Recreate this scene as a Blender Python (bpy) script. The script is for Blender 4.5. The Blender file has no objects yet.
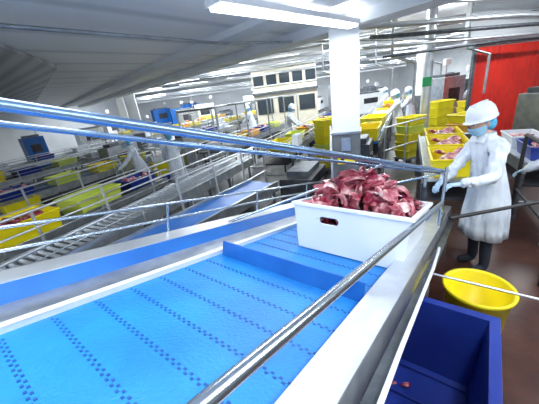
import bpy, bmesh, math, random
from mathutils import Vector, Matrix, noise, Euler
random.seed(7)
V=Vector
scene=bpy.context.scene
scene.view_settings.view_transform='Standard'
scene.view_settings.exposure=0.0
# ------------------------------------------------ materials
def mat(name,col,rough=.5,metal=0.,col2=None,nscale=6.,emit=None,estr=0,bump=0,bscale=40,coat=0,stretch=None):
    m=bpy.data.materials.new(name); m.use_nodes=True
    nt=m.node_tree; b=nt.nodes['Principled BSDF']
    b.inputs['Base Color'].default_value=(*col,1)
    b.inputs['Roughness'].default_value=rough
    b.inputs['Metallic'].default_value=metal
    b.inputs['Coat Weight'].default_value=coat
    tc=nt.nodes.new('ShaderNodeTexCoord')
    if col2:
        n=nt.nodes.new('ShaderNodeTexNoise'); n.inputs['Scale'].default_value=nscale; n.inputs['Detail'].default_value=5
        r=nt.nodes.new('ShaderNodeValToRGB')
        r.color_ramp.elements[0].position=.38; r.color_ramp.elements[1].position=.62
        r.color_ramp.elements[0].color=(*col,1); r.color_ramp.elements[1].color=(*col2,1)
        nt.links.new(tc.outputs['Object'],n.inputs['Vector']); nt.links.new(n.outputs['Fac'],r.inputs['Fac'])
        nt.links.new(r.outputs['Color'],b.inputs['Base Color'])
    if bump:
        n2=nt.nodes.new('ShaderNodeTexNoise'); n2.inputs['Scale'].default_value=bscale
        bp=nt.nodes.new('ShaderNodeBump'); bp.inputs['Strength'].default_value=bump; bp.inputs['Distance'].default_value=.01 if not stretch else .05
        if stretch:
            mp=nt.nodes.new('ShaderNodeMapping'); mp.inputs['Scale'].default_value=stretch
            nt.links.new(tc.outputs['Object'],mp.inputs['Vector']); nt.links.new(mp.outputs['Vector'],n2.inputs['Vector'])
        else: nt.links.new(tc.outputs['Object'],n2.inputs['Vector'])
        nt.links.new(n2.outputs['Fac'],bp.inputs['Height'])
        nt.links.new(bp.outputs['Normal'],b.inputs['Normal'])
    if emit:
        b.inputs['Emission Color'].default_value=(*emit,1); b.inputs['Emission Strength'].default_value=estr
    return m
M={}
M['steel']=mat('stainless_steel',(.48,.51,.54),.34,.85,(.36,.39,.42),8)
M['steeld']=mat('dull_steel',(.16,.18,.20),.4,.7,(.10,.11,.13),10)
M['steelw']=mat('bright_steel',(.70,.73,.76),.32,.75,(.6,.63,.67),5)
M['tube']=mat('polished_tube',(.46,.53,.60),.2,.95)
M['tubeb']=mat('blue_reflection_tube',(.24,.36,.54),.25,.85)  # steel tube; its bluish reflection is put into the base colour
M['dark']=mat('dark_machine',(.02,.023,.03),.5,.2,(.05,.05,.06),5)
M['black']=mat('black_rubber',(.015,.015,.018),.5)
M['belt']=mat('blue_modular_belt',(.008,.17,.52),.45,0,(.012,.22,.62),3,bump=.35,bscale=70)
M['beltd']=mat('belt_hinge_blue',(.004,.07,.28),.5)
M['blue']=mat('blue_panel',(.006,.10,.38),.35,0,(.010,.13,.46),4)
M['bluet']=mat('dark_blue_plastic',(.010,.028,.22),.35,0,(.016,.04,.28),3,bump=.1,bscale=15)
M['white']=mat('white_plastic',(.74,.79,.86),.35)
M['whitep']=mat('white_paint',(.84,.86,.88),.6,0,(.78,.81,.84),2)
M['coat']=mat('white_cotton_coat',(.70,.75,.82),.85,0,(.60,.66,.75),9,bump=1.0,bscale=7,stretch=(1.6,1.6,.5))
M['yel']=mat('yellow_plastic',(.78,.68,.015),.38,0,(.70,.60,.015),4)
M['yelb']=mat('bright_yellow_plastic',(.86,.70,.008),.35)
M['lime']=mat('lime_plastic',(.60,.70,.10),.38)
M['orange']=mat('orange_plastic',(.80,.38,.03),.4)
M['red']=mat('red_pvc',(.66,.022,.01),.45,0,(.56,.018,.01),2)
M['maroon']=mat('maroon_floor',(.050,.018,.014),.35,0,(.085,.032,.022),3,bump=.2,bscale=20)
M['floor']=mat('grey_wet_floor',(.06,.061,.065),.3,0,(.12,.12,.125),1.5,bump=.1,bscale=20)
M['wall']=mat('wall_panel',(.70,.73,.76),.5,0,(.76,.79,.82),1.2)
M['beige']=mat('beige_wall',(.62,.58,.46),.6,0,(.55,.51,.41),2)
M['glass']=mat('dark_window_glass',(.03,.04,.05),.1)
M['skin']=mat('skin',(.62,.36,.26),.5,0,(.55,.30,.21),12)
M['hair']=mat('blue_hairnet',(.06,.36,.60),.7,0,(.12,.46,.70),40,bump=.4,bscale=120)
M['mask']=mat('face_mask',(.28,.50,.66),.8)
M['trouser']=mat('navy_trousers',(.02,.025,.04),.8)
M['boot']=mat('white_rubber_boot',(.6,.6,.6),.4)
M['glove']=mat('blue_glove',(.45,.62,.78),.5)
M['lamp']=mat('lamp_diffuser',(1,1,1),.5,emit=(.93,.97,1),estr=6)
M['eye']=mat('eye_dark',(.02,.015,.01),.2)
M['lip']=mat('lip',(.45,.16,.14),.5)
M['grey']=mat('grey_base_paint',(.09,.10,.11),.5,0,(.14,.15,.16),6)
M['green']=mat('green_sign',(.02,.35,.12),.5)
def meatmat(name,a,b,c,sc):
    m=bpy.data.materials.new(name); m.use_nodes=True; nt=m.node_tree; p=nt.nodes['Principled BSDF']
    tc=nt.nodes.new('ShaderNodeTexCoord'); n=nt.nodes.new('ShaderNodeTexNoise'); n.inputs['Scale'].default_value=sc; n.inputs['Detail'].default_value=6; n.inputs['Distortion'].default_value=.8
    r=nt.nodes.new('ShaderNodeValToRGB'); e=r.color_ramp.elements
    e[0].position=.36; e[0].color=(*a,1); e[1].position=.66; e[1].color=(*c,1)
    x=e.new(.5); x.color=(*b,1)
    nt.links.new(tc.outputs['Object'],n.inputs['Vector']); nt.links.new(n.outputs['Fac'],r.inputs['Fac']); nt.links.new(r.outputs['Color'],p.inputs['Base Color'])
    p.inputs['Roughness'].default_value=.3; p.inputs['Coat Weight'].default_value=.25
    return m
M['meat']=meatmat('raw_meat',(.09,.002,.015),(.28,.016,.045),(.50,.17,.21),11)
M['meat2']=meatmat('pale_meat',(.26,.025,.055),(.54,.20,.23),(.84,.66,.64),10)
def ribmat(name,a,b,ang,freq,pos=.25):
    m=bpy.data.materials.new(name); m.use_nodes=True; nt=m.node_tree; p=nt.nodes['Principled BSDF']
    tc=nt.nodes.new('ShaderNodeTexCoord'); mp=nt.nodes.new('ShaderNodeMapping'); mp.inputs['Rotation'].default_value=(0,0,ang)
    w=nt.nodes.new('ShaderNodeTexWave'); w.inputs['Scale'].default_value=freq; w.bands_direction='X'
    r=nt.nodes.new('ShaderNodeValToRGB'); r.color_ramp.elements[0].color=(*a,1); r.color_ramp.elements[1].color=(*b,1); r.color_ramp.elements[1].position=pos
    nt.links.new(tc.outputs['Object'],mp.inputs['Vector']); nt.links.new(mp.outputs['Vector'],w.inputs['Vector']); nt.links.new(w.outputs['Fac'],r.inputs['Fac']); nt.links.new(r.outputs['Color'],p.inputs['Base Color'])
    p.inputs['Roughness'].default_value=.4
    return m
M['ceil']=ribmat('ceiling_panel',(.66,.69,.72),(.90,.92,.94),math.radians(40),.35,.12)
M['rib']=ribmat('corrugated_sheet',(.28,.29,.30),(.50,.52,.54),math.radians(-50),1.2,.8)

# ------------------------------------------------ mesh builder
class MB:
    def __init__(s): s.bm=bmesh.new(); s.mats=[]
    def mi(s,m):
        if m not in s.mats: s.mats.append(m)
        return s.mats.index(m)
    def faces(s,vs,fs,m,smooth=False):
        bv=[s.bm.verts.new(v) for v in vs]; k=s.mi(m)
        for f in fs:
            try:
                fc=s.bm.faces.new([bv[i] for i in f]); fc.material_index=k; fc.smooth=smooth
            except ValueError: pass
        return s
    def hexa(s,b,t,m):
        s.faces(list(b)+list(t),[(3,2,1,0),(4,5,6,7),(0,1,5,4),(1,2,6,5),(2,3,7,6),(3,0,4,7)],m)
    def box(s,c,sz,m,ax=None):
        c=V(c); X,Y,Z=ax if ax else (V((1,0,0)),V((0,1,0)),V((0,0,1)))
        X=X*sz[0]/2;Y=Y*sz[1]/2;Z=Z*sz[2]/2
        s.hexa([c-X-Y-Z,c+X-Y-Z,c+X+Y-Z,c-X+Y-Z],[c-X-Y+Z,c+X-Y+Z,c+X+Y+Z,c-X+Y+Z],m)
    def tube(s,p0,p1,r,m,seg=10,r2=None):
        p0=V(p0);p1=V(p1);d=(p1-p0).normalized(); a=d.orthogonal().normalized(); b=d.cross(a)
        r2=r if r2 is None else r2
        vs=[];n=seg
        for p,rr in ((p0,r),(p1,r2)):
            for i in range(n):
                t=2*math.pi*i/n; vs.append(p+a*math.cos(t)*rr+b*math.sin(t)*rr)
        s.faces(vs,[(i,(i+1)%n,n+(i+1)%n,n+i) for i in range(n)],m,True)
        s.faces(vs[:n],[tuple(reversed(range(n)))],m); s.faces(vs[n:],[tuple(range(n))],m)
    def path(s,pts,r,m,seg=10):
        for a,b in zip(pts[:-1],pts[1:]): s.tube(a,b,r,m,seg)
        for p in pts[1:-1]: s.ball(p,r,m)
    def ball(s,c,r,m,sc=(1,1,1),seg=10,rings=7,rot=None):
        c=V(c);vs=[];fs=[]
        for j in range(rings+1):
            ph=math.pi*j/rings
            for i in range(seg):
                t=2*math.pi*i/seg
                p=V((math.sin(ph)*math.cos(t)*sc[0],math.sin(ph)*math.sin(t)*sc[1],math.cos(ph)*sc[2]))*r
                if rot: p=rot@p
                vs.append(c+p)
        for j in range(rings):
            for i in range(seg):
                fs.append((j*seg+i,(j+1)*seg+i,(j+1)*seg+(i+1)%seg,j*seg+(i+1)%seg))
        s.faces(vs,fs,m,True)
    def lathe(s,c,prof,m,seg=32,sc=(1,1)):
        c=V(c);vs=[];fs=[]
        for r,z in prof:
            for i in range(seg):
                t=2*math.pi*i/seg; vs.append(c+V((r*math.cos(t)*sc[0],r*math.sin(t)*sc[1],z)))
        for j in range(len(prof)-1):
            for i in range(seg):
                fs.append((j*seg+i,j*seg+(i+1)%seg,(j+1)*seg+(i+1)%seg,(j+1)*seg+i))
        s.faces(vs,fs,m,True)
    def tub(s,c,top,h,taper,wall,m,ax=None,rim=.02):
        c=V(c); X,Y,Z=ax if ax else (V((1,0,0)),V((0,1,0)),V((0,0,1)))
        def ring(a,b,z): return [c+X*x*a/2+Y*y*b/2+Z*z for x,y in((-1,-1),(1,-1),(1,1),(-1,1))]
        a,b=top
        rs=[ring(a-2*taper,b-2*taper,0),ring(a,b,h-rim*1.6),ring(a+2*rim,b+2*rim,h-rim*1.6),ring(a+2*rim,b+2*rim,h),ring(a-2*wall,b-2*wall,h),ring(a-2*taper-2*wall,b-2*taper-2*wall,wall)]
        vs=[p for r in rs for p in r]; fs=[(3,2,1,0)]
        for k in range(5):
            for i in range(4): fs.append((k*4+i,k*4+(i+1)%4,(k+1)*4+(i+1)%4,(k+1)*4+i))
        fs.append((20,21,22,23))
        s.faces(vs,fs,m)
    def blob(s,c,r,sc,m,seed,rot=None,amp=.35):
        bm2=bmesh.new(); bmesh.ops.create_icosphere(bm2,subdivisions=2,radius=1)
        k=s.mi(m); mp={}
        for v in bm2.verts:
            n=noise.noise(v.co*1.3+V((seed*3.1,seed*1.7,0)))+.5*noise.noise(v.co*3+V((0,seed,seed)))
            p=v.co*(1+amp*n); p=V((p.x*sc[0],p.y*sc[1],p.z*sc[2]))*r
            if rot: p=rot@p
            mp[v.index]=s.bm.verts.new(V(c)+p)
        for f in bm2.faces:
            fc=s.bm.faces.new([mp[v.index] for v in f.verts]); fc.material_index=k; fc.smooth=True
        bm2.free()
    def slab(s,c,l,w,th,m,seed,rot,bend):
        """a folded, wavy slice of meat"""
        nx,ny=9,6; k=s.mi(m); top=[];bot=[]
        for i in range(nx):
            for j in range(ny):
                u=i/(nx-1)*2-1; v=j/(ny-1)*2-1
                wob=1+.35*noise.noise(V((u*1.5,seed,v*1.5)))
                x=u*l/2*wob*(1-.15*v*v); y=v*w/2*wob*(1-.3*u*u)
                z=bend*l*(u*u)*-.5+.18*w*noise.noise(V((u*2.2,v*2.2,seed*2.3)))+.1*w*math.sin(v*3+seed)
                ed=max(abs(u),abs(v)); t=th*math.sqrt(max(0,1-ed**3))
                top.append(V(c)+rot@V((x,y,z+t/2))); bot.append(V(c)+rot@V((x,y,z-t/2)))
        n=len(top); vs=[s.bm.verts.new(p) for p in top+bot]
        def F(*q):
            try: f=s.bm.faces.new([vs[a] for a in q]); f.material_index=k; f.smooth=True
            except ValueError: pass
        for i in range(nx-1):
            for j in range(ny-1):
                a=i*ny+j; b=a+1; c2=a+ny+1; d=a+ny
                F(a,d,c2,b); F(n+a,n+b,n+c2,n+d)
        for i in range(nx-1):
            for j in (0,ny-1):
                a=i*ny+j; d=a+ny; F(a,n+a,n+d,d)
        for j in range(ny-1):
            for i in (0,nx-1):
                a=i*ny+j; b=a+1; F(a,b,n+b,n+a)
    def done(s,name,bevel=0,parent=None,loc=None):
        me=bpy.data.meshes.new(name); 
        bmesh.ops.recalc_face_normals(s.bm,faces=s.bm.faces)
        s.bm.to_mesh(me); s.bm.free()
        for m in s.mats: me.materials.append(M[m])
        o=bpy.data.objects.new(name,me); scene.collection.objects.link(o)
        if bevel:
            b=o.modifiers.new('bev','BEVEL'); b.width=bevel; b.segments=2; b.limit_method='ANGLE'
        if parent: o.parent=parent
        if loc: o.location=loc
        return o
def empty(name,loc=(0,0,0),rz=0):
    e=bpy.data.objects.new(name,None); e.location=loc; e.rotation_euler=(0,0,rz); scene.collection.objects.link(e); return e
def axes(dx,dy):
    d=V((dx,dy,0)).normalized(); return (d,V((-d.y,d.x,0)),V((0,0,1)))

# ------------------------------------------------ camera
H=2.15
cam=bpy.data.cameras.new('camera'); co=bpy.data.objects.new('camera',cam); scene.collection.objects.link(co)
f=275.0; th=math.atan(107/f); rr=math.radians(7.5)
F=V((0,math.cos(th),-math.sin(th)));U0=V((0,math.sin(th),math.cos(th)));R0=V((1,0,0))
R=R0*math.cos(rr)-U0*math.sin(rr);U=U0*math.cos(rr)+R0*math.sin(rr)
mw=Matrix((R,U,-F)).transposed().to_4x4(); mw.translation=V((0,0,H)); co.matrix_world=mw
cam.sensor_width=36; cam.lens=36*f/539; cam.clip_start=.02
scene.camera=co

# ------------------------------------------------ conveyor frame basis
L=V((.612,.7516,-.2453)).normalized(); C=V((L.y,-L.x,0)).normalized(); N=C.cross(L).normalized()
if N.z<0:N=-N
O=V((0,0,H))-N*.7
def P(s,t,n): return O+L*s+C*t+N*n
def prism(mb,s0,s1,sec,m):
    k=len(sec); vs=[P(s0,t,n) for t,n in sec]+[P(s1,t,n) for t,n in sec]
    mb.faces(vs,[(i,(i+1)%k,k+(i+1)%k,k+i) for i in range(k)]+[tuple(reversed(range(k))),tuple(range(k,2*k))],m)

mb=MB()
S0,S1=-.9,4.3
prism(mb,S0,S1,[(-1.355,0),(-.335,0),(-.335,-.03),(-1.355,-.03)],'belt')
s=S0+.05
while s<S1:
    for k in range(30):
        t=-1.335+k*.0333
        for ds,dt in((-.006,0),(.006,.0166)):
            a=s+ds
            vs=[P(a-.0045,t+dt,.0),P(a-.0045,t+dt+.012,.0),P(a+.0045,t+dt+.012,.0),P(a+.0045,t+dt,.0)]
            mb.hexa(vs,[v+N*.002 for v in vs],'beltd')
    s+=.165
for s in (-.35,1.27,2.9):
    prism2=[(s-.012,0),(s+.012,0),(s+.006,.10),(s-.006,.10)]
    vs=[P(a,-1.33,n) for a,n in prism2]+[P(a,-.36,n) for a,n in prism2]
    mb.faces(vs,[(0,1,5,4),(1,2,6,5),(2,3,7,6),(3,0,4,7),(3,2,1,0),(4,5,6,7)],'blue')
# right frame
prism(mb,S0,S1,[(-.335,-.06),(-.32,-.06),(-.30,.075),(-.335,.075)],'white')
prism(mb,S0,S1,[(-.335,.078),(-.21,.078),(-.21,.065),(-.335,.065)],'steelw')
prism(mb,S0,S1,[(-.225,.068),(-.21,.068),(-.19,-.16),(-.205,-.16)],'steel')
prism(mb,S0,S1,[(-.19,-.02),(-.14,-.02),(-.14,-.03),(-.19,-.03)],'steeld')
# left frame
prism(mb,S0,S1,[(-1.37,-.06),(-1.355,-.06),(-1.355,.03),(-1.37,.03)],'white')
prism(mb,S0,S1,[(-1.355,.03),(-1.385,.033),(-1.385,.02),(-1.355,.02)],'white')
prism(mb,S0,S1,[(-1.385,.033),(-1.53,.04),(-1.53,.03),(-1.385,.02)],'steel')
prism(mb,S0,S1,[(-1.53,.03),(-1.59,.11),(-1.60,.11),(-1.54,.03)],'blue')
prism(mb,S0,S1,[(-1.59,.115),(-1.70,.132),(-1.70,.118),(-1.59,.10)],'steelw')
prism(mb,S0,S1,[(-1.70,.13),(-1.715,.13),(-1.715,-.16),(-1.70,-.16)],'steel')
prism(mb,S0,S1,[(-1.70,-.16),(-.20,-.16),(-.20,-.145),(-1.70,-.145)],'steel')
for s in (-.6,2.5,4.1):
    for t in (-1.68,-.24):
        p=P(s,t,-.15); mb.box((p.x,p.y,p.z/2),(.06,.06,p.z),'steel')
mb.path([P(-.5,-.33,.3),P(2.85,-.22,.3),P(2.95,-.2,.2),P(2.98,-.22,.07)],.017,'tube',14)
mb.path([P(2.95,-.22,.07),P(2.95,-.22,.62)],.015,'tube')
mb.path([P(-.4,-.12,.0),P(1.0,-.14,.01),P(1.9,-.14,.03),P(2.3,-.15,.05)],.009,'white')
d1=V((2.64,2.05,-1.08)); a1=V((-.65,.77,2.21))
mb.path([a1-d1*.3,a1+d1*.55,a1+d1],.018,'tubeb',14)
a2=V((-.75,.87,2.165)); b2=V((1.97,2.86,1.10))
mb.path([a2-(b2-a2)*.3,a2+(b2-a2)*.5,b2],.010,'tubeb',12)
mb.tube(a1+d1*.6,P(1.6,-1.66,.1),.012,'tube'); 
mb.tube(a1+d1,P(3.4,-1.66,.1),.012,'tube')
mb.tube(a1+d1,P(2.95,-.22,.6),.016,'tube')
for t,n in((-1.72,.33),(-1.72,.22)):
    mb.tube(P(.1,t,n),P(4.2,t,n),.010,'tube')
for s in(.1,1.1,2.1,3.1,4.1): mb.tube(P(s,-1.72,0),P(s,-1.72,.33),.010,'tube')
mb.done('inclined_belt_conveyor')

# ------------------------------------------------ white crate with meat
cr=empty('white_meat_crate')
mb=MB(); 
cs,ct=2.10,-.66
mb.tub(P(cs,ct,.005),(.80,.74),.35,.035,.012,'white',(C,L,N),.016)
crate=mb.done('crate_shell')
cut=MB(); 
cc=P(cs-.365,ct-.12,.245)
ns=24; vs=[]
for dd in(-.06,.06):
    for i in range(ns):
        t=2*math.pi*i/ns; ex=.045 if math.cos(t)>0 else -.045
        vs.append(cc+C*(ex+.026*math.cos(t))+N*.024*math.sin(t)+L*dd)
cut.faces(vs,[(i,(i+1)%ns,ns+(i+1)%ns,ns+i) for i in range(ns)]+[tuple(reversed(range(ns))),tuple(range(ns,2*ns))],'white')
cu=cut.done('cutter')
bo=crate.modifiers.new('b','BOOLEAN'); bo.object=cu; bo.operation='DIFFERENCE'; bo.solver='EXACT'
dg=bpy.context.evaluated_depsgraph_get(); me=bpy.data.meshes.new_from_object(crate.evaluated_get(dg))
crate.modifiers.clear()
if len(me.polygons)>25: crate.data=me
bpy.data.objects.remove(cu)
bv=crate.modifiers.new('bev','BEVEL'); bv.width=.005; bv.segments=2; bv.limit_method='ANGLE'
crate.parent=cr
mb=MB()
for i in range(60):
    u=random.uniform(-1,1);w=random.uniform(-1,1)
    p=P(cs+w*.26,ct+u*.27,random.uniform(.10,.27))
    rot=Euler((random.uniform(-1,1),random.uniform(-1,1),random.uniform(0,6))).to_matrix()
    mb.blob(p,random.uniform(.05,.07),(1.2,.8,.5),'meat',i,rot,.4)
B3=Matrix((C,L,N)).transposed()
for i in range(150):
    u=random.uniform(-1,1);w=random.uniform(-1,1)
    hgt=.325+.21*(1-u*u)*(1-w*w)+random.uniform(-.04,.03)
    p=P(cs+w*.30,ct+u*.34,hgt)
    rot=B3@Euler((random.uniform(-1,1),random.uniform(-1,1),random.uniform(0,6))).to_matrix()
    lim=1 if max(abs(u),abs(w))<.75 else .7
    if random.random()<.75: mb.slab(p,random.uniform(.15,.27)*lim,random.uniform(.09,.15)*lim,random.uniform(.018,.034),'meat' if random.random()<.62 else 'meat2',i*1.7,rot,random.uniform(0,.9))
    else: mb.blob(p,random.uniform(.045,.07)*lim,(1.4,.75,.5),'meat' if random.random()<.7 else 'meat2',i,rot,.5)
mb.done('meat_pieces',parent=cr)

# ------------------------------------------------ blue bulk bin & bucket
e1=V((.631,.775,0)); e2=V((.775,-.631,0)); e3=V((-e1.y,e1.x,0))
def E(s,t,z): return e1*s+e2*t+V((0,0,z))
mb=MB()
mb.tub(E(1.25,-.27,.0),(1.22,.98),.64,.04,.035,'bluet',(e1,e3,V((0,0,1))),.02)
for i in range(-2,3):
    mb.box(E(1.25+i*.24,-.27,.05),(.02,.8,.02),'bluet',(e1,e3,V((0,0,1))))
for i in range(14):
    mb.blob(E(random.uniform(.9,1.6),random.uniform(-.3,.1),.055),random.uniform(.015,.035),(1.5,.8,.4),'meat',i+40)
mb.done('blue_bulk_bin',.012)
mb=MB()
mb.lathe((1.66,1.83,0),[(0.001,.0),(.19,.0),(.205,.02),(.235,.40),(.258,.40),(.262,.43),(.245,.435),(.23,.42),(.195,.03),(.001,.03)],'yelb',40)
mb.done('yellow_bucket')

# ------------------------------------------------ room shell
mb=MB(); mb.box((1,14,-.05),(30,38,.1),'floor'); mb.done('floor')
mb=MB(); mb.box((3.2,2.2,.006),(4.6,5.6,.012),'maroon'); mb.done('floor_coating')
mb=MB(); mb.box((1,33.1,2.2),(30,.2,4.4),'wall'); mb.done('wall_back')
mb=MB(); mb.box((-14.1,14,2.2),(.2,38,4.4),'wall'); mb.done('wall_left')
mb=MB(); mb.box((16.1,14,2.2),(.2,38,4.4),'wall'); mb.done('wall_right')
mb=MB(); mb.box((1,14,4.45),(30,38,.1),'whitep'); mb.done('ceiling')
bd=V((-.64,.77,0)).normalized(); bn=V((.77,.64,0)).normalized(); b0=V((1.17,4.43,0))
def Q(a,b,z): return b0+bd*a+bn*b+V((0,0,z))
mb=MB()
mb.hexa([Q(-11,-12,2.98),Q(-11,0,2.98),Q(20,0,2.98),Q(20,-12,2.98)],[Q(-11,-12,3.08),Q(-11,0,3.08),Q(20,0,3.08),Q(20,-12,3.08)],'ceil')
mb.hexa([Q(-11,-.1,2.84),Q(-11,.3,2.84),Q(20,.3,2.84),Q(20,-.1,2.84)],[Q(-11,-.1,4.4),Q(-11,.3,4.4),Q(20,.3,4.4),Q(20,-.1,4.4)],'whitep')
mb.hexa([Q(-11,-1.3,2.90),Q(-11,-.9,2.90),Q(20,-.9,2.90),Q(20,-1.3,2.90)],[Q(-11,-1.3,2.98),Q(-11,-.9,2.98),Q(20,-.9,2.98),Q(20,-1.3,2.98)],'whitep')
mb.done('ceiling_soffit')
mb=MB()
pts=[(-2.3,2.6),(-3.0,4.9),(-7.6,10.6),(-12,10.6),(-12,1.0),(-5,.2)]
lo=[V((x,y,2.93)) for x,y in pts]; hi=[V((x,y,2.975)) for x,y in pts]; n6=len(pts)
mb.faces(lo+hi,[tuple(range(n6)),tuple(range(2*n6-1,n6-1,-1))]+[(i,(i+1)%n6,n6+(i+1)%n6,n6+i) for i in range(n6)],'rib')
mb.done('corrugated_ceiling_sheet')
def column(x,y,w,zt,ang,base=1.45):
    mb=MB(); a=axes(math.cos(ang),math.sin(ang))
    mb.box((x,y,zt/2+base/2),(w,w,zt-base),'whitep',a)
    mb.box((x,y,base/2),(w+.02,w+.02,base),'grey',a)
    mb.box((x,y,base+.01),(w+.05,w+.05,.03),'steel',a)
    return mb
mb=column(1.36,4.42,.40,2.86,math.radians(-20))
a=axes(math.cos(math.radians(-20)),math.sin(math.radians(-20)))
mb.box(V((1.36,4.42,1.05))-a[1]*.215,(.26,.01,.14),'yelb',a)
mb.box(V((1.30,4.42,1.06))-a[1]*.222,(.05,.006,.06),'black',a)
mb.box(V((1.36,4.42,1.29))-a[1]*.215,(.14,.02,.2),'steel',a)
mb.done('support_column')
column(-5.6,13.4,.45,4.4,.3,1.2).done('support_column')
mb=MB(); mb.tube((4.5,7.65,0),(4.5,7.65,4.4),.12,'steelw',16); mb.box((4.38,7.45,1.95),(.22,.03,.22),'green'); mb.done('round_column')
for x,y in((8,14),(-9,20),(5.2,18)): column(x,y,.45,4.4,.3,1.2).done('support_column')

mb=MB()
mb.box((1.7,18.2,1.8),(3.6,3,3.6),'beige')
for i in range(5):
    mb.box((.25+i*.73,16.68,2.9),(.56,.05,.55),'glass'); mb.box((.25+i*.73,16.66,2.60),(.6,.08,.05),'whitep')
for i in range(3):
    mb.box((.5+i*1.2,16.68,1.5),(.9,.05,.8),'glass')
mb.box((1.7,16.63,2.2),(3.7,.12,.12),'steeld')
mb.done('mezzanine_office')
c0=V((5.9,7.95,0)); c1=V((9.7,8.95,0)); cd=(c1-c0).normalized(); cn=V((-cd.y,cd.x,0))
mb=MB(); vs=[];fs=[];nn=160
for i in range(nn+1):
    p=c0+cd*((c1-c0).length*i/nn)+cn*.010*math.sin(i*.7)
    vs+= [p+V((0,0,.02)),p+V((0,0,2.62))]
for i in range(nn): fs.append((2*i,2*i+2,2*i+3,2*i+1))
mb.faces(vs,fs,'red',True)
mb.tube(c0+V((0,0,2.66)),c1+V((0,0,2.66)),.035,'steel')
for p in(c0,c1): mb.box(p+V((0,0,1.35)),(.08,.08,2.7),'steeld')
mb.done('red_strip_curtain')
mb=MB(); mb.box((c0+c1)/2+cn*.15+V((0,0,3.55)),((c1-c0).length+.4,.1,1.7),'wall',(cd,cn,V((0,0,1)))); mb.done('wall_partition')

# ------------------------------------------------ lamps (with added uplights)
def lamp(c,d,ln,pw,w=.14,up=.35):
    c=V(c); a=axes(*d); mb=MB()
    mb.box(c,(ln,w+.05,.05),'whitep',a); mb.box(c-V((0,0,.035)),(ln-.04,w,.03),'lamp',a)
    o=mb.done('fluorescent_or_added_lamp')
    def al(e,z,flip):
        li=bpy.data.lights.new('tube_and_fill_light','AREA'); li.shape='RECTANGLE'; li.size=ln; li.size_y=w; li.energy=e; li.color=(.90,.96,1)
        lo=bpy.data.objects.new('tube_and_fill_light',li)
        X,Y,Z=a
        if flip: Y=-Y; Z=-Z
        lo.matrix_world=Matrix((X,Y,Z)).transposed().to_4x4(); lo.location=c+V((0,0,z)); scene.collection.objects.link(lo); lo.parent=o
    al(pw,-.06,False)
    if up: al(pw*up,.035,True)  # upward light added to brighten the ceiling
    return o
dl=(.72,.69)
lamp((.55,3.2,2.84),dl,2.15,34,up=.25)
lamp((-1.3,.6,2.75),dl,2.15,30,up=.8); lamp((.9,.2,2.7),dl,2.15,34,up=.8); lamp((3.0,1.0,2.75),dl,2.15,44,up=.6)  # this row and the next: unseen lamps added for light near the camera
lamp((-4.6,.6,2.72),dl,2.15,85,up=.6); lamp((4.9,1.4,2.75),dl,2.15,46,up=.5)
lamp((7.0,6.3,3.7),(1,.25),2.4,120,up=.2)  # extra lamp added to brighten the red curtain
for y in (8.2,11.5,15.2,21.5,25.5):
    for x in (-9,-5,-1,3,7,11):
        if .77*x+.64*y<4.9 : continue
        if y==8.2 and x>6: continue
        lamp((x,y,3.8),(1,.25),2.4,165 if y<16 else 230,.16,up=.2)
w=bpy.data.worlds.new('world'); scene.world=w; w.use_nodes=True
bg=w.node_tree.nodes['Background']; bg.inputs[0].default_value=(.78,.89,1,1); bg.inputs[1].default_value=1.0

# ------------------------------------------------ overhead pipes
mb=MB()
mb.path([V((-3.2,1.0,2.88)),V((-1.85,2.53,2.88)),V((-.37,4.25,2.86)),V((4.5,7.2,2.86)),V((11,11.4,2.95))],.018,'steel')
mb.done('overhead_pipe')
mb=MB()
for k,(z,off) in enumerate(((2.75,0),(2.95,.25),(3.2,.5),(3.5,.2),(2.6,.7),(3.05,-.4),(3.35,-.6))):
    mb.path([V((2.2+off,6.0+off,z)),V((6.3,7.4+off*.3,z+.02*k)),V((9.5,8.3+off*.2,z))],.03+.015*(k%2),('steelw','steeld','steelw')[k%3])
for x,y in((3.2,6.9),(5.3,7.4),(3.9,9.5),(2.2,9.4),(6.4,11)):
    mb.path([V((x,y,4.3)),V((x,y,2.6)),V((x+.5,y-.1,2.4)),V((x+.5,y-.1,1.5))],.03,'steel')
mb.done('overhead_pipework')
mb=MB()
for y0,z in((9.5,3.4),(13,3.2),(22,3.0)):
    for k in range(3): mb.tube((-12,y0+4+k*.3,z+k*.12),(12,y0-2+k*.3,z+k*.12),.035,('steel','steelw','steelw')[k],8)
    mb.box((0,y0+1.6,z-.15),(22,.35,.08),'steelw',axes(24,-6))
mb.done('cable_tray')
mb=MB()
for x in(-7,-3,5): mb.box((x,21,4.1),(.5,20,.35),'steelw')
mb.done('ventilation_duct')

# ------------------------------------------------ tubs with shared meshes
def tubmesh(m,meat,l=.62,w=.42,h=.20,n=16):
    mb=MB(); mb.tub((0,0,0),(l,w),h,.03,.012,m,None,.015)
    if meat:
        for i in range(n):
            rot=Euler((random.uniform(-.6,.6),random.uniform(-.6,.6),random.uniform(0,6))).to_matrix()
            mb.blob((random.uniform(-.36,.36)*l,random.uniform(-.33,.33)*w,h*random.uniform(.45,.9)),random.uniform(.05,.08),(1.3,.8,.55),meat,i*3,rot)
    o=mb.done('tmp'); me=o.data; bpy.data.objects.remove(o); return me
TM={'ym':tubmesh('yel','meat'),'yp':tubmesh('yel','meat2'),'y':tubmesh('yel',None),'b':tubmesh('bluet',None),'bm':tubmesh('bluet','meat2'),'o':tubmesh('orange','meat'),'w':tubmesh('white','meat2'),'g':tubmesh('lime',None),'gl':tubmesh('lime',None,.8,.55,.26),
    'yl':tubmesh('yelb','meat',.95,.6,.28,30),'yle':tubmesh('yelb',None,.95,.6,.28),'ylp':tubmesh('yelb','meat2',.75,.55,.24,18)}
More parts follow.
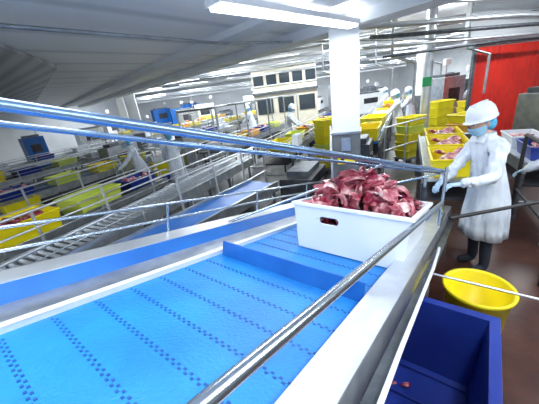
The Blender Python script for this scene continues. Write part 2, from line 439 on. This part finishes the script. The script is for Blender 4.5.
NM={'ym':'yellow_meat_tub','yp':'yellow_meat_tub','y':'yellow_tub','b':'blue_tub','bm':'blue_meat_tub','o':'orange_meat_tub','w':'white_meat_tub','g':'green_tub','gl':'large_green_tub','yl':'large_yellow_meat_tub','yle':'large_yellow_tub','ylp':'yellow_meat_tub'}
def tub(k,x,y,z,ang):
    o=bpy.data.objects.new(NM[k],TM[k]); o.location=(x,y,z); o.rotation_euler=(0,0,ang); scene.collection.objects.link(o)
    b=o.modifiers.new('bev','BEVEL'); b.width=.006; b.limit_method='ANGLE'
    return o
segs=[]
def line(name,p0,p1,w,z,top,z1=None,rails=True,legs=True,rollers=False):
    segs.append((V((*p0,0)),V((*p1,0))))
    p0=V((*p0,z)); p1=V((*p1,z if z1 is None else z1)); d=(p1-p0); ln=d.length; d.normalize()
    X=d; Y=V((-d.y,d.x,0)).normalized(); Z=X.cross(Y); ax=(X,Y,Z); c=(p0+p1)/2
    mb=MB()
    for s in(-1,1):
        mb.box(c+Y*s*(w/2+.02)-Z*.04,(ln,.03,.16),'steel',ax)
        if rails:
            mb.tube(p0+Y*s*(w/2+.06)+Z*.22,p1+Y*s*(w/2+.06)+Z*.22,.012,'steelw',8)
            mb.tube(p0+Y*s*(w/2+.06)+Z*.12,p1+Y*s*(w/2+.06)+Z*.12,.008,'steel',8)
    if rollers:
        k=int(ln/.085)
        for i in range(k):
            p=p0+d*(i+.5)*ln/k; mb.tube(p-Y*w/2-Z*.025,p+Y*w/2-Z*.025,.024,'steelw',8)
        mb.box(c-Z*.1,(ln,w,.02),'dark',ax)
    else:
        mb.box(c-Z*.02,(ln,w,.04),top,ax)
        mb.box(c-Z*.3,(ln*.96,w*.9,.03),'dark',ax)
    k=max(2,int(ln/1.4)+1)
    for i in range(k):
        p=p0+d*(ln*(.04+.92*i/(k-1)))
        for s in(-1,1):
            q=p+Y*s*(w/2+.02)
            if legs: mb.box((q.x,q.y,(q.z-.1)/2),(.05,.05,q.z-.1),'steeld')
            if rails: mb.tube(q+Y*s*.04-Z*.05,q+Y*s*.04+Z*.22,.010,'steelw',8)
        if legs: mb.tube((p.x-Y.x*w/2,p.y-Y.y*w/2,.3),(p.x+Y.x*w/2,p.y+Y.y*w/2,.3),.018,'steel',8)
    return mb.done(name)
A=math.atan2(.89,.46)
line('roller_conveyor',(-2.6,2.0),(-.5,6.0),.52,.9,'steel',rollers=True)
line('blue_belt_conveyor',(-1.9,2.1),(-.05,4.35),.5,.82,'blue',rails=False)
line('tub_conveyor',(-4.4,1.9),(-2.45,5.9),.75,.75,'steeld')
line('tub_conveyor',(-6.6,3.6),(-3.7,9.3),.75,.75,'blue')
line('tub_conveyor',(-8.8,5.0),(-5.7,11.0),.7,.8,'steeld')
line('cutting_line',(-1.5,7.8),(1.0,12.8),.7,.85,'steeld')
line('cutting_line',(.2,6.2),(3.4,12.6),.7,.9,'steeld')
line('cutting_line',(2.2,6.1),(5.2,11.8),.7,.9,'blue')
line('cutting_line',(-4.0,10.2),(-1.4,15.4),.7,.85,'white')
line('packing_line',(2.36,3.2),(3.78,5.9),.64,.88,'steel',rails=False)
line('packing_line',(-10.5,8.0),(-7.5,14),.7,.8,'white')
for i,(x,y) in enumerate(((-6,14.5),(-2.5,17),(5.6,12.2),(-9,16.8),(8.6,16),(-5,20.5))):
    line('cutting_line',(x,y),(x+2.3,y+4.4),.8,.9,('white','steeld','blue')[i%3])
    for j in range(5):
        t=(j+.3)/5; tub(random.choice(['ym','w','y','b','ym','o','yle']),x+2.3*t,y+4.4*t,.902,A+random.uniform(-.2,.2))
tub('yl',-3.45,3.45,.752,A); tub('gl',-2.98,4.5,.752,A+.1); tub('bm',-2.6,5.45,.752,A); tub('yl',-3.95,2.45,.752,A)
for i,(k) in enumerate(['yle','w','bm','g','yp','ym']):
    t=i/5.6; tub(k,-6.4+2.7*t,4.0+5.2*t,.752,A+random.uniform(-.08,.08))
for i,(k) in enumerate(['bm','w','yl','b','g','w']):
    t=i/5.6; tub(k,-8.6+2.9*t,5.4+5.4*t,.802,A)
for (x0,y0,x1,y1,z,ks) in ((-1.4,8.0,.9,12.6,.852,['w','ym','o','bm','g']),(.3,6.4,3.3,12.4,.902,['y','g','o','y','ym','b']),(2.35,6.3,5.1,11.6,.902,['yle','ym','yle','o','w','y']),(-3.9,10.4,-1.5,15,.852,['w','w','ym','bm','w']),(-10.4,8.2,-7.6,13.8,.802,['ym','w','bm','w'])):
    for i,k in enumerate(ks):
        t=(i+.3)/len(ks); tub(k,x0+(x1-x0)*t,y0+(y1-y0)*t,z,A+random.uniform(-.15,.15))
for i,k in enumerate(['ylp','ylp','ylp']):
    t=(i+.35)/3; tub(k,2.40+1.3*t,3.3+2.4*t,.882,A)
mb=MB(); mb.box((4.7,6.35,.4),(.75,.55,.8),'steeld'); mb.tube((4.35,6.05,.8),(5.05,6.05,.8),.02,'steel'); mb.done('steel_stand')
tub('o',4.7,6.35,.802,.3); tub('y',4.7,6.35,1.005,.3)
# wheeled crate stacks on dollies
def dolly(x,y,ang,ks):
    a=axes(math.cos(ang),math.sin(ang)); c=V((x,y,0)); mb=MB()
    mb.box(c+V((0,0,.14)),(.64,.44,.04),'steel',a)
    for i in(-1,1):
        for j in(-1,1): mb.tube(c+a[0]*i*.26+a[1]*(j*.17-.015)+V((0,0,.06)),c+a[0]*i*.26+a[1]*(j*.17+.015)+V((0,0,.06)),.06,'black',12); mb.box(c+a[0]*i*.26+a[1]*j*.17+V((0,0,.10)),(.03,.05,.06),'steel',a)
    mb.done('crate_dolly')
    for i,k in enumerate(ks): tub(k,x,y,.162+i*.205,ang)
dolly(1.75,7.3,.5,['y','y','g','y','y','y']); dolly(1.75,8.3,.2,['w','w','b','w','w'])
dolly(-2.9,7.9,.6,['b','y','y','w']); dolly(3.9,7.2,.4,['y','y','y','g','y']); dolly(5.2,8.1,.3,['y','o','y','y','y','y'])
dolly(-7.2,6.6,.8,['w','w','b','w','g']); dolly(-5.1,5.5,1.0,['g','w','y']) ; dolly(6.9,9.2,.2,['w','w','w','y','y'])

def machine(name,x,y,ang,sz,m='steel'):
    a=axes(math.cos(ang),math.sin(ang)); mb=MB(); c=V((x,y,0)); X,Y,Z=a
    mb.box(c+Z*(sz[2]*.5+.1),(sz[0],sz[1],sz[2]-.1),m,a)
    mb.box(c+Z*(sz[2]+.09),(sz[0]*.7,sz[1]*.7,.12),'steeld',a)
    mb.box(c-Y*(sz[1]/2+.01)+Z*sz[2]*.7,(sz[0]*.5,.03,sz[2]*.25),'dark',a)
    for i in(-1,1):
        for j in(-1,1): mb.box(c+X*i*sz[0]*.42+Y*j*sz[1]*.42+Z*.08,(.06,.06,.16),'steeld',a)
    mb.tube(c+X*sz[0]*.4+Y*sz[1]*.4+Z*sz[2],c+X*sz[0]*.4+Y*sz[1]*.4+Z*(sz[2]+.5),.02,'steel')
    mb.box(c+X*sz[0]*.4+Y*sz[1]*.4+Z*(sz[2]+.55),(.25,.12,.2),'whitep',a)
    mb.done(name,.01)
machine('trimming_machine',.68,4.75,1.1,(1.0,.55,.75),'dark')
machine('skinning_machine',1.95,5.5,1.1,(.7,.45,1.0),'steeld')
machine('weighing_machine',6.9,10.6,.3,(1.0,.8,1.9),'steel')
machine('packing_machine',-2.2,9.0,1.1,(1.4,.6,1.2),'steel')
machine('packing_machine',-5.0,9.9,1.1,(1.2,.5,1.1),'steel')
machine('packing_machine',8.6,12,.3,(2.2,1.2,1.6),'steeld')
machine('packing_machine',-10.6,6.6,1.1,(1.4,.8,1.3),'whitep')
rs=random.Random(3); placed=[]
def segd(p,a,b):
    d=b-a; t=max(0,min(1,(p-a).dot(d)/d.length_squared)); return (p-(a+d*t)).length
tries=0
while len(placed)<24 and tries<800:
    tries+=1
    x=rs.uniform(-12,13); y=rs.uniform(14,30); p=V((x,y,0))
    if -1.6<x<5 and 15<y<21.5: continue
    if any(segd(p,a,b)<1.9 for a,b in segs) or any((p-q).length<2.5 for q in placed): continue
    if any((p-V((cx,cy,0))).length<1.8 for cx,cy in((8,14),(-9,20),(5.2,18),(-5.6,13.4))): continue
    placed.append(p)
    machine(rs.choice(['packing_machine','slicing_machine','weighing_machine']),x,y,rs.uniform(0,1.5),(rs.uniform(.8,2.2),rs.uniform(.6,1.2),rs.uniform(1.0,2.4)),rs.choice(['steel','steeld','whitep','whitep','blue']))

def rail(p0,p1,h,n,levels=(1,.55)):
    p0=V(p0);p1=V(p1); mb=MB()
    for l in levels: mb.tube(p0+V((0,0,h*l)),p1+V((0,0,h*l)),.018,'steelw',8)
    for i in range(n):
        p=p0.lerp(p1,i/(n-1)); mb.tube(p,p+V((0,0,h)),.018,'steelw',8)
    mb.done('stainless_handrail')
rail((-3.08,2.2,0),(-1.2,6.2,0),1.25,6)
rail((-5.2,3.0,0),(-2.95,7.5,0),1.15,6)
rail((-1.2,3.6,0),(.0,5.6,0),1.25,4)
rail((-3.2,7.3,0),(.0,6.0,0),1.2,5)
rail((2.75,6.15,0),(4.1,6.9,0),1.15,3)
rail((-8.5,14.5,0),(-4.5,13.9,0),1.2,6)
rail((.95,3.8,0),(1.6,6.4,0),1.3,4)
mb=MB()
for i in range(5):
    t=i/4; x=-1.6+2.8*t; y=7.6+5.3*t
    for s in(-.55,.55): mb.tube((x+s,y-s*.5,0),(x+s,y-s*.5,2.0),.025,'steel',8)
    mb.tube((x-.55,y+.27,2.0),(x+.55,y-.27,2.0),.025,'steel',8)
mb.tube((-1.6,7.6,2.0),(1.2,12.9,2.0),.03,'steel',8)
mb.done('tool_gantry')
mb=MB()
mb.path([V((1.46,2.0,1.02)),V((2.9,2.2,.98))],.016,'black')
mb.tube((2.62,2.17,0),(2.62,2.17,1.35),.026,'black')
mb.tube((2.62,2.17,1.3),(3.25,3.3,1.3),.022,'black'); mb.tube((3.25,3.3,0),(3.25,3.3,1.3),.022,'black')
mb.tube((2.62,2.17,.6),(3.25,3.3,.6),.018,'black')
mb.done('black_guard_rail')
mb=MB(); mb.path([V((1.12,1.72,.74)),V((1.75,1.25,.72)),V((2.3,.95,.7))],.009,'steelw'); mb.tube((2.3,.95,0),(2.3,.95,.7),.012,'steelw'); mb.tube((1.12,1.72,.74),(1.12,1.72,0),.012,'steelw')
mb.done('thin_guard_rail')
line('side_table',(3.75,3.3),(4.55,5.0),.6,.85,'white',rails=False)
tub('bm',3.95,3.75,.852,A); tub('w',4.3,4.45,.852,A)
machine('control_cabinet',5.6,5.5,.3,(.7,.5,1.5),'steel')

# ------------------------------------------------ people
def skinmesh(verts,edges,radii,sub=1,root=0):
    me=bpy.data.meshes.new('sk'); me.from_pydata([tuple(v) for v in verts],edges,[]); o=bpy.data.objects.new('sk',me); scene.collection.objects.link(o)
    o.modifiers.new('s','SKIN'); sd=o.modifiers.new('u','SUBSURF'); sd.levels=sub; sd.render_levels=sub
    sv=me.skin_vertices[0].data
    for i,r in enumerate(radii):
        sv[i].radius=r if isinstance(r,tuple) else (r,r); sv[i].use_root=(i==root)
    dg=bpy.context.evaluated_depsgraph_get(); me2=bpy.data.meshes.new_from_object(o.evaluated_get(dg)); bpy.data.objects.remove(o); 
    for p in me2.polygons: p.use_smooth=True
    return me2
def person(name,loc,yaw,lean=.15,hands=((-.16,.5,1.1),(.16,.5,1.1)),helmet=True,headpitch=.35,h=1.72,fingers=True,headturn=0,boot='boot',sub=2,amp=.014):
    root=empty(name,loc,yaw); k=h/1.72; root.scale=(k,k,k)
    def ln(p):
        p=V(p); 
        if p.z>.9: p.y+=lean*(p.z-.9); p.z-= .25*lean*lean*(p.z-.9)
        return p
    vs=[];ed=[];ra=[]
    def add(p,r,par=None):
        vs.append(ln(p));ra.append(r)
        if par is not None: ed.append((par,len(vs)-1))
        return len(vs)-1
    pel=add((0,0,.95),(.165,.125)); w_=add((0,0,1.1),(.15,.112),pel); ch=add((0,.0,1.3),(.17,.12),w_); uc=add((0,-.01,1.41),(.12,.085),ch); nk=add((0,0,1.47),.056,uc); add((0,.015,1.56),.05,nk)
    wrists=[]
    for sx,hd in((-1,hands[0]),(1,hands[1])):
        sh=V((sx*.185,-.005,1.385)); hd=V(hd); shl=ln(sh)
        i=add(sh,.070,uc)
        a,b=.29,.26; dv=hd-shl; dist=min(dv.length,a+b-.01); dn=dv.normalized(); x=(a*a-b*b+dist*dist)/(2*dist); hh=math.sqrt(max(a*a-x*x,0))
        pole=V((sx*.5,-.3,-1)); pole=(pole-dn*pole.dot(dn)).normalized()
        el=shl+dn*x+pole*hh; wr=shl+dn*dist
        for q,rr_ in((shl.lerp(el,.5),.064),(el,.055),(el.lerp(wr,.5),.052),(el.lerp(wr,.88),.044),(wr,.033)):
            vs.append(q); ra.append(rr_); ed.append((i,len(vs)-1)); i=len(vs)-1
        wrists.append((wr,(wr-el).normalized(),sx))
        hp=add((sx*.09,0,.86),(.095,.10),pel); kn=add((sx*.10,.02,.50),.062,hp); an=add((sx*.10,-.01,.12),.05,kn); add((sx*.105,.0,.06),(.05,.05),an); add((sx*.11,.15,.045),(.045,.035),len(vs)-1)
    me=skinmesh(vs,ed,ra,sub)
    for v in me.vertices:   # cloth folds
        if v.co.z>.8 and v.co.z<1.45:
            c=v.co; nn=noise.noise(V((c.x*9,c.y*9,c.z*5+loc[0])))+.8*noise.noise(V((c.x*22+3,c.y*22,c.z*14)))
            v.co+=v.normal*amp*nn
    for m in('coat','trouser',boot,'skin'): me.materials.append(M[m])
    for p in me.polygons:
        c=p.center
        if c.z<.30: p.material_index=2
        elif c.z<.80: p.material_index=1
        elif c.z>1.485*(1-.02*lean) and (c-ln((0,0,1.53))).length<.09: p.material_index=3
    o=bpy.data.objects.new('body',me); scene.collection.objects.link(o); o.parent=root
    mb=MB(); prof=[(1.22,.160,.118),(1.12,.165,.128),(1.0,.18,.142),(.85,.20,.165),(.7,.212,.182),(.55,.222,.19),(.44,.228,.195),(.44,.213,.18)]
    seg=48; v2=[];f2=[]
    for j,(z,rx,ry) in enumerate(prof):
        for i in range(seg):
            t=2*math.pi*i/seg; wv=1+.06*(math.sin(t*6+1+z*2)+.6*math.sin(t*11+z*5))*(1.25-z); v2.append(ln((rx*math.cos(t)*wv,ry*math.sin(t)*wv,z)))
    for j in range(len(prof)-1):
        for i in range(seg): f2.append((j*seg+i,(j+1)*seg+i,(j+1)*seg+(i+1)%seg,j*seg+(i+1)%seg))
    mb.faces(v2,f2,'coat',True)
    nb=ln((0,.0,1.47))
    mb.lathe(nb,[(.10,-.04),(.078,.02),(.072,.045),(.064,.02)],'coat',20)
    mb.done('coat_skirt',parent=root)
    for wr,dr,sx in wrists:
        side=V((1,0,0)); side=(side-dr*side.dot(dr)).normalized(); up=side.cross(dr)
        if up.z<0: up=-up
        pv=[wr-dr*.01,wr+dr*.05,wr+dr*.085]; e=[(0,1),(1,2)]; r=[(.026,.022),(.036,.017),(.034,.014)]
        mm=skinmesh(pv,e,r,1); 
        hm=bpy.data.objects.new('palm',mm); mm.materials.append(M['glove']); scene.collection.objects.link(hm); hm.parent=root
        if fingers:
            for fi,(off,l) in enumerate(((-.027,.066),(-.009,.076),(.009,.072),(.026,.058))):
                b=wr+dr*.08+side*off*sx*-1
                k1=b+dr*l*.45-up*.008; k2=k1+(dr*.7-up*.7).normalized()*l*.35; k3=k2+(dr*.3-up).normalized()*l*.3
                fm=skinmesh([b,k1,k2,k3],[(0,1),(1,2),(2,3)],[.010,.0095,.009,.007],1); fm.materials.append(M['glove'])
                fo=bpy.data.objects.new('finger_%d'%(fi+1),fm); scene.collection.objects.link(fo); fo.parent=root
            b=wr+dr*.03+side*.028*-sx; k1=b+(dr*.6+side*-sx*.8).normalized()*.035-up*.01; k2=k1+(dr-up*.4).normalized()*.03
            fm=skinmesh([b,k1,k2],[(0,1),(1,2)],[.012,.011,.008],1); fm.materials.append(M['glove'])
            fo=bpy.data.objects.new('thumb',fm); scene.collection.objects.link(fo); fo.parent=root
    hd=empty('head_joint'); hd.parent=root; hp=ln((0,.035,1.615)); hd.location=hp; hd.rotation_euler=(-headpitch,0,headturn)
    mb=MB(); seg=24;rings=18;v3=[];f3=[]
    for j in range(rings+1):
        ph=math.pi*j/rings
        for i in range(seg):
            t=2*math.pi*i/seg; x=math.sin(ph)*math.cos(t);y=math.sin(ph)*math.sin(t);z=math.cos(ph)
            fx=.075*x; fy=.096*y; fz=.115*z
            if z<0: 
                fx*=1+.30*z; 
                if y<0: fy*=1+.35*z
                else: fy*=1+.08*z
            if y>.7 and abs(x)<.22 and -.35<z<.05: fy+=.022*(1-abs(x)/.22)*(1-(z+.35)/.4)
            if y>.6 and .02<z<.2 and .2<abs(x)<.6: fy-=.007
            if y>.6 and z<-.75: fy+=.006
            v3.append(V((fx,fy,fz)))
    for j in range(rings):
        for i in range(seg): f3.append((j*seg+i,(j+1)*seg+i,(j+1)*seg+(i+1)%seg,j*seg+(i+1)%seg))
    mb.faces(v3,f3,'skin',True)
    for sx in(-1,1):
        mb.ball((sx*.029,.082,.008),.011,'white'); mb.ball((sx*.030,.090,.008),.006,'eye')
        mb.ball((sx*.074,-.005,-.005),.03,'skin',(.3,.6,1))
        mb.box((sx*.029,.090,.030),(.03,.006,.005),'eye')
    mb.ball((0,.086,-.058),.022,'lip',(1,.35,.3))
    mb.done('head',parent=hd)
    mb=MB()
    vs4=[];fs4=[];ns=13
    for j,(z,yy,ww) in enumerate(((-.020,.118,.066),(-.045,.122,.068),(-.075,.108,.06),(-.108,.085,.045))):
        for i in range(ns):
            t=math.pi*(i/(ns-1)); vs4.append(V((ww*math.cos(t)*1.05,.01+(yy-.01)*math.sin(t)**.8,z)))
    for j in range(3):
        for i in range(ns-1): fs4.append((j*ns+i,j*ns+i+1,(j+1)*ns+i+1,(j+1)*ns+i))
    mb.faces(vs4,fs4,'mask',True)
    for sx in(-1,1): mb.tube((sx*.068,.012,-.03),(sx*.078,-.02,.01),.002,'white',6)
    mb.done('face_mask',parent=hd)
    mb=MB(); mb.ball((0,-.026,.035),.106,'hair',(.84,.95,1.0),22,14)
    mb.ball((0,-.055,-.03),.080,'hair',(1.0,.8,1.05),18,12)
    mb.done('hairnet',parent=hd)
    if helmet:
        mb=MB(); 
        prof=[(.001,.172),(.045,.168),(.085,.150),(.108,.118),(.119,.07),(.122,.035),(.127,.030),(.127,.026),(.116,.03)]
        mb.lathe((0,-.008,.0),prof,'white',32,(.90,1.06))
        mb.ball((0,.108,.032),.05,'white',(1.35,.85,.14),16,8)
        mb.box((0,-.008,.168),(.02,.15,.012),'white')
        for sx in(-1,1): mb.box((sx*.035,-.008,.161),(.012,.13,.01),'white')
        mb.done('bump_cap',parent=hd)
    return root
def face(dx,dy): return math.atan2(dy,dx)-math.pi/2
person('factory_worker',(2.28,2.60,0),face(-.97,.10),.20,((-.30,.47,1.13),(-.04,.50,1.06)),True,.30,1.78,True,.15,'trouser',3,.022)
person('factory_worker',(3.38,2.75,0),face(-.5,.9),.1,((-.16,.45,1.0),(.16,.45,1.0)),True,.3,1.62)
def small(x,y,dx,dy,h=1.7,lean=.25,helmet=False): person('factory_worker',(x,y,0),face(dx,dy),lean,((-.16,.5,1.0),(.16,.5,1.0)),helmet,.35,h,fingers=True)
small(-3.0,6.75,-.9,-.3,1.62,.25,True); small(-2.15,6.75,-.5,.9,1.62,.2,True)
small(4.4,8.9,-.9,.4,1.75,.1,True)
small(1.0,9.9,.9,-.3,1.7,.2,True); small(3.2,9.9,-.9,.5,1.7,.2,True)
small(5.7,10.6,-.9,.3,1.72,.1,True); small(7.9,10.4,-.9,-.3,1.72,.1,True)
small(4.2,13.5,.9,.3,1.7,.2,True); small(-.3,14.3,-.9,.3,1.7,.2,True); small(6.6,14.6,-.9,.3,1.7,.1,True)
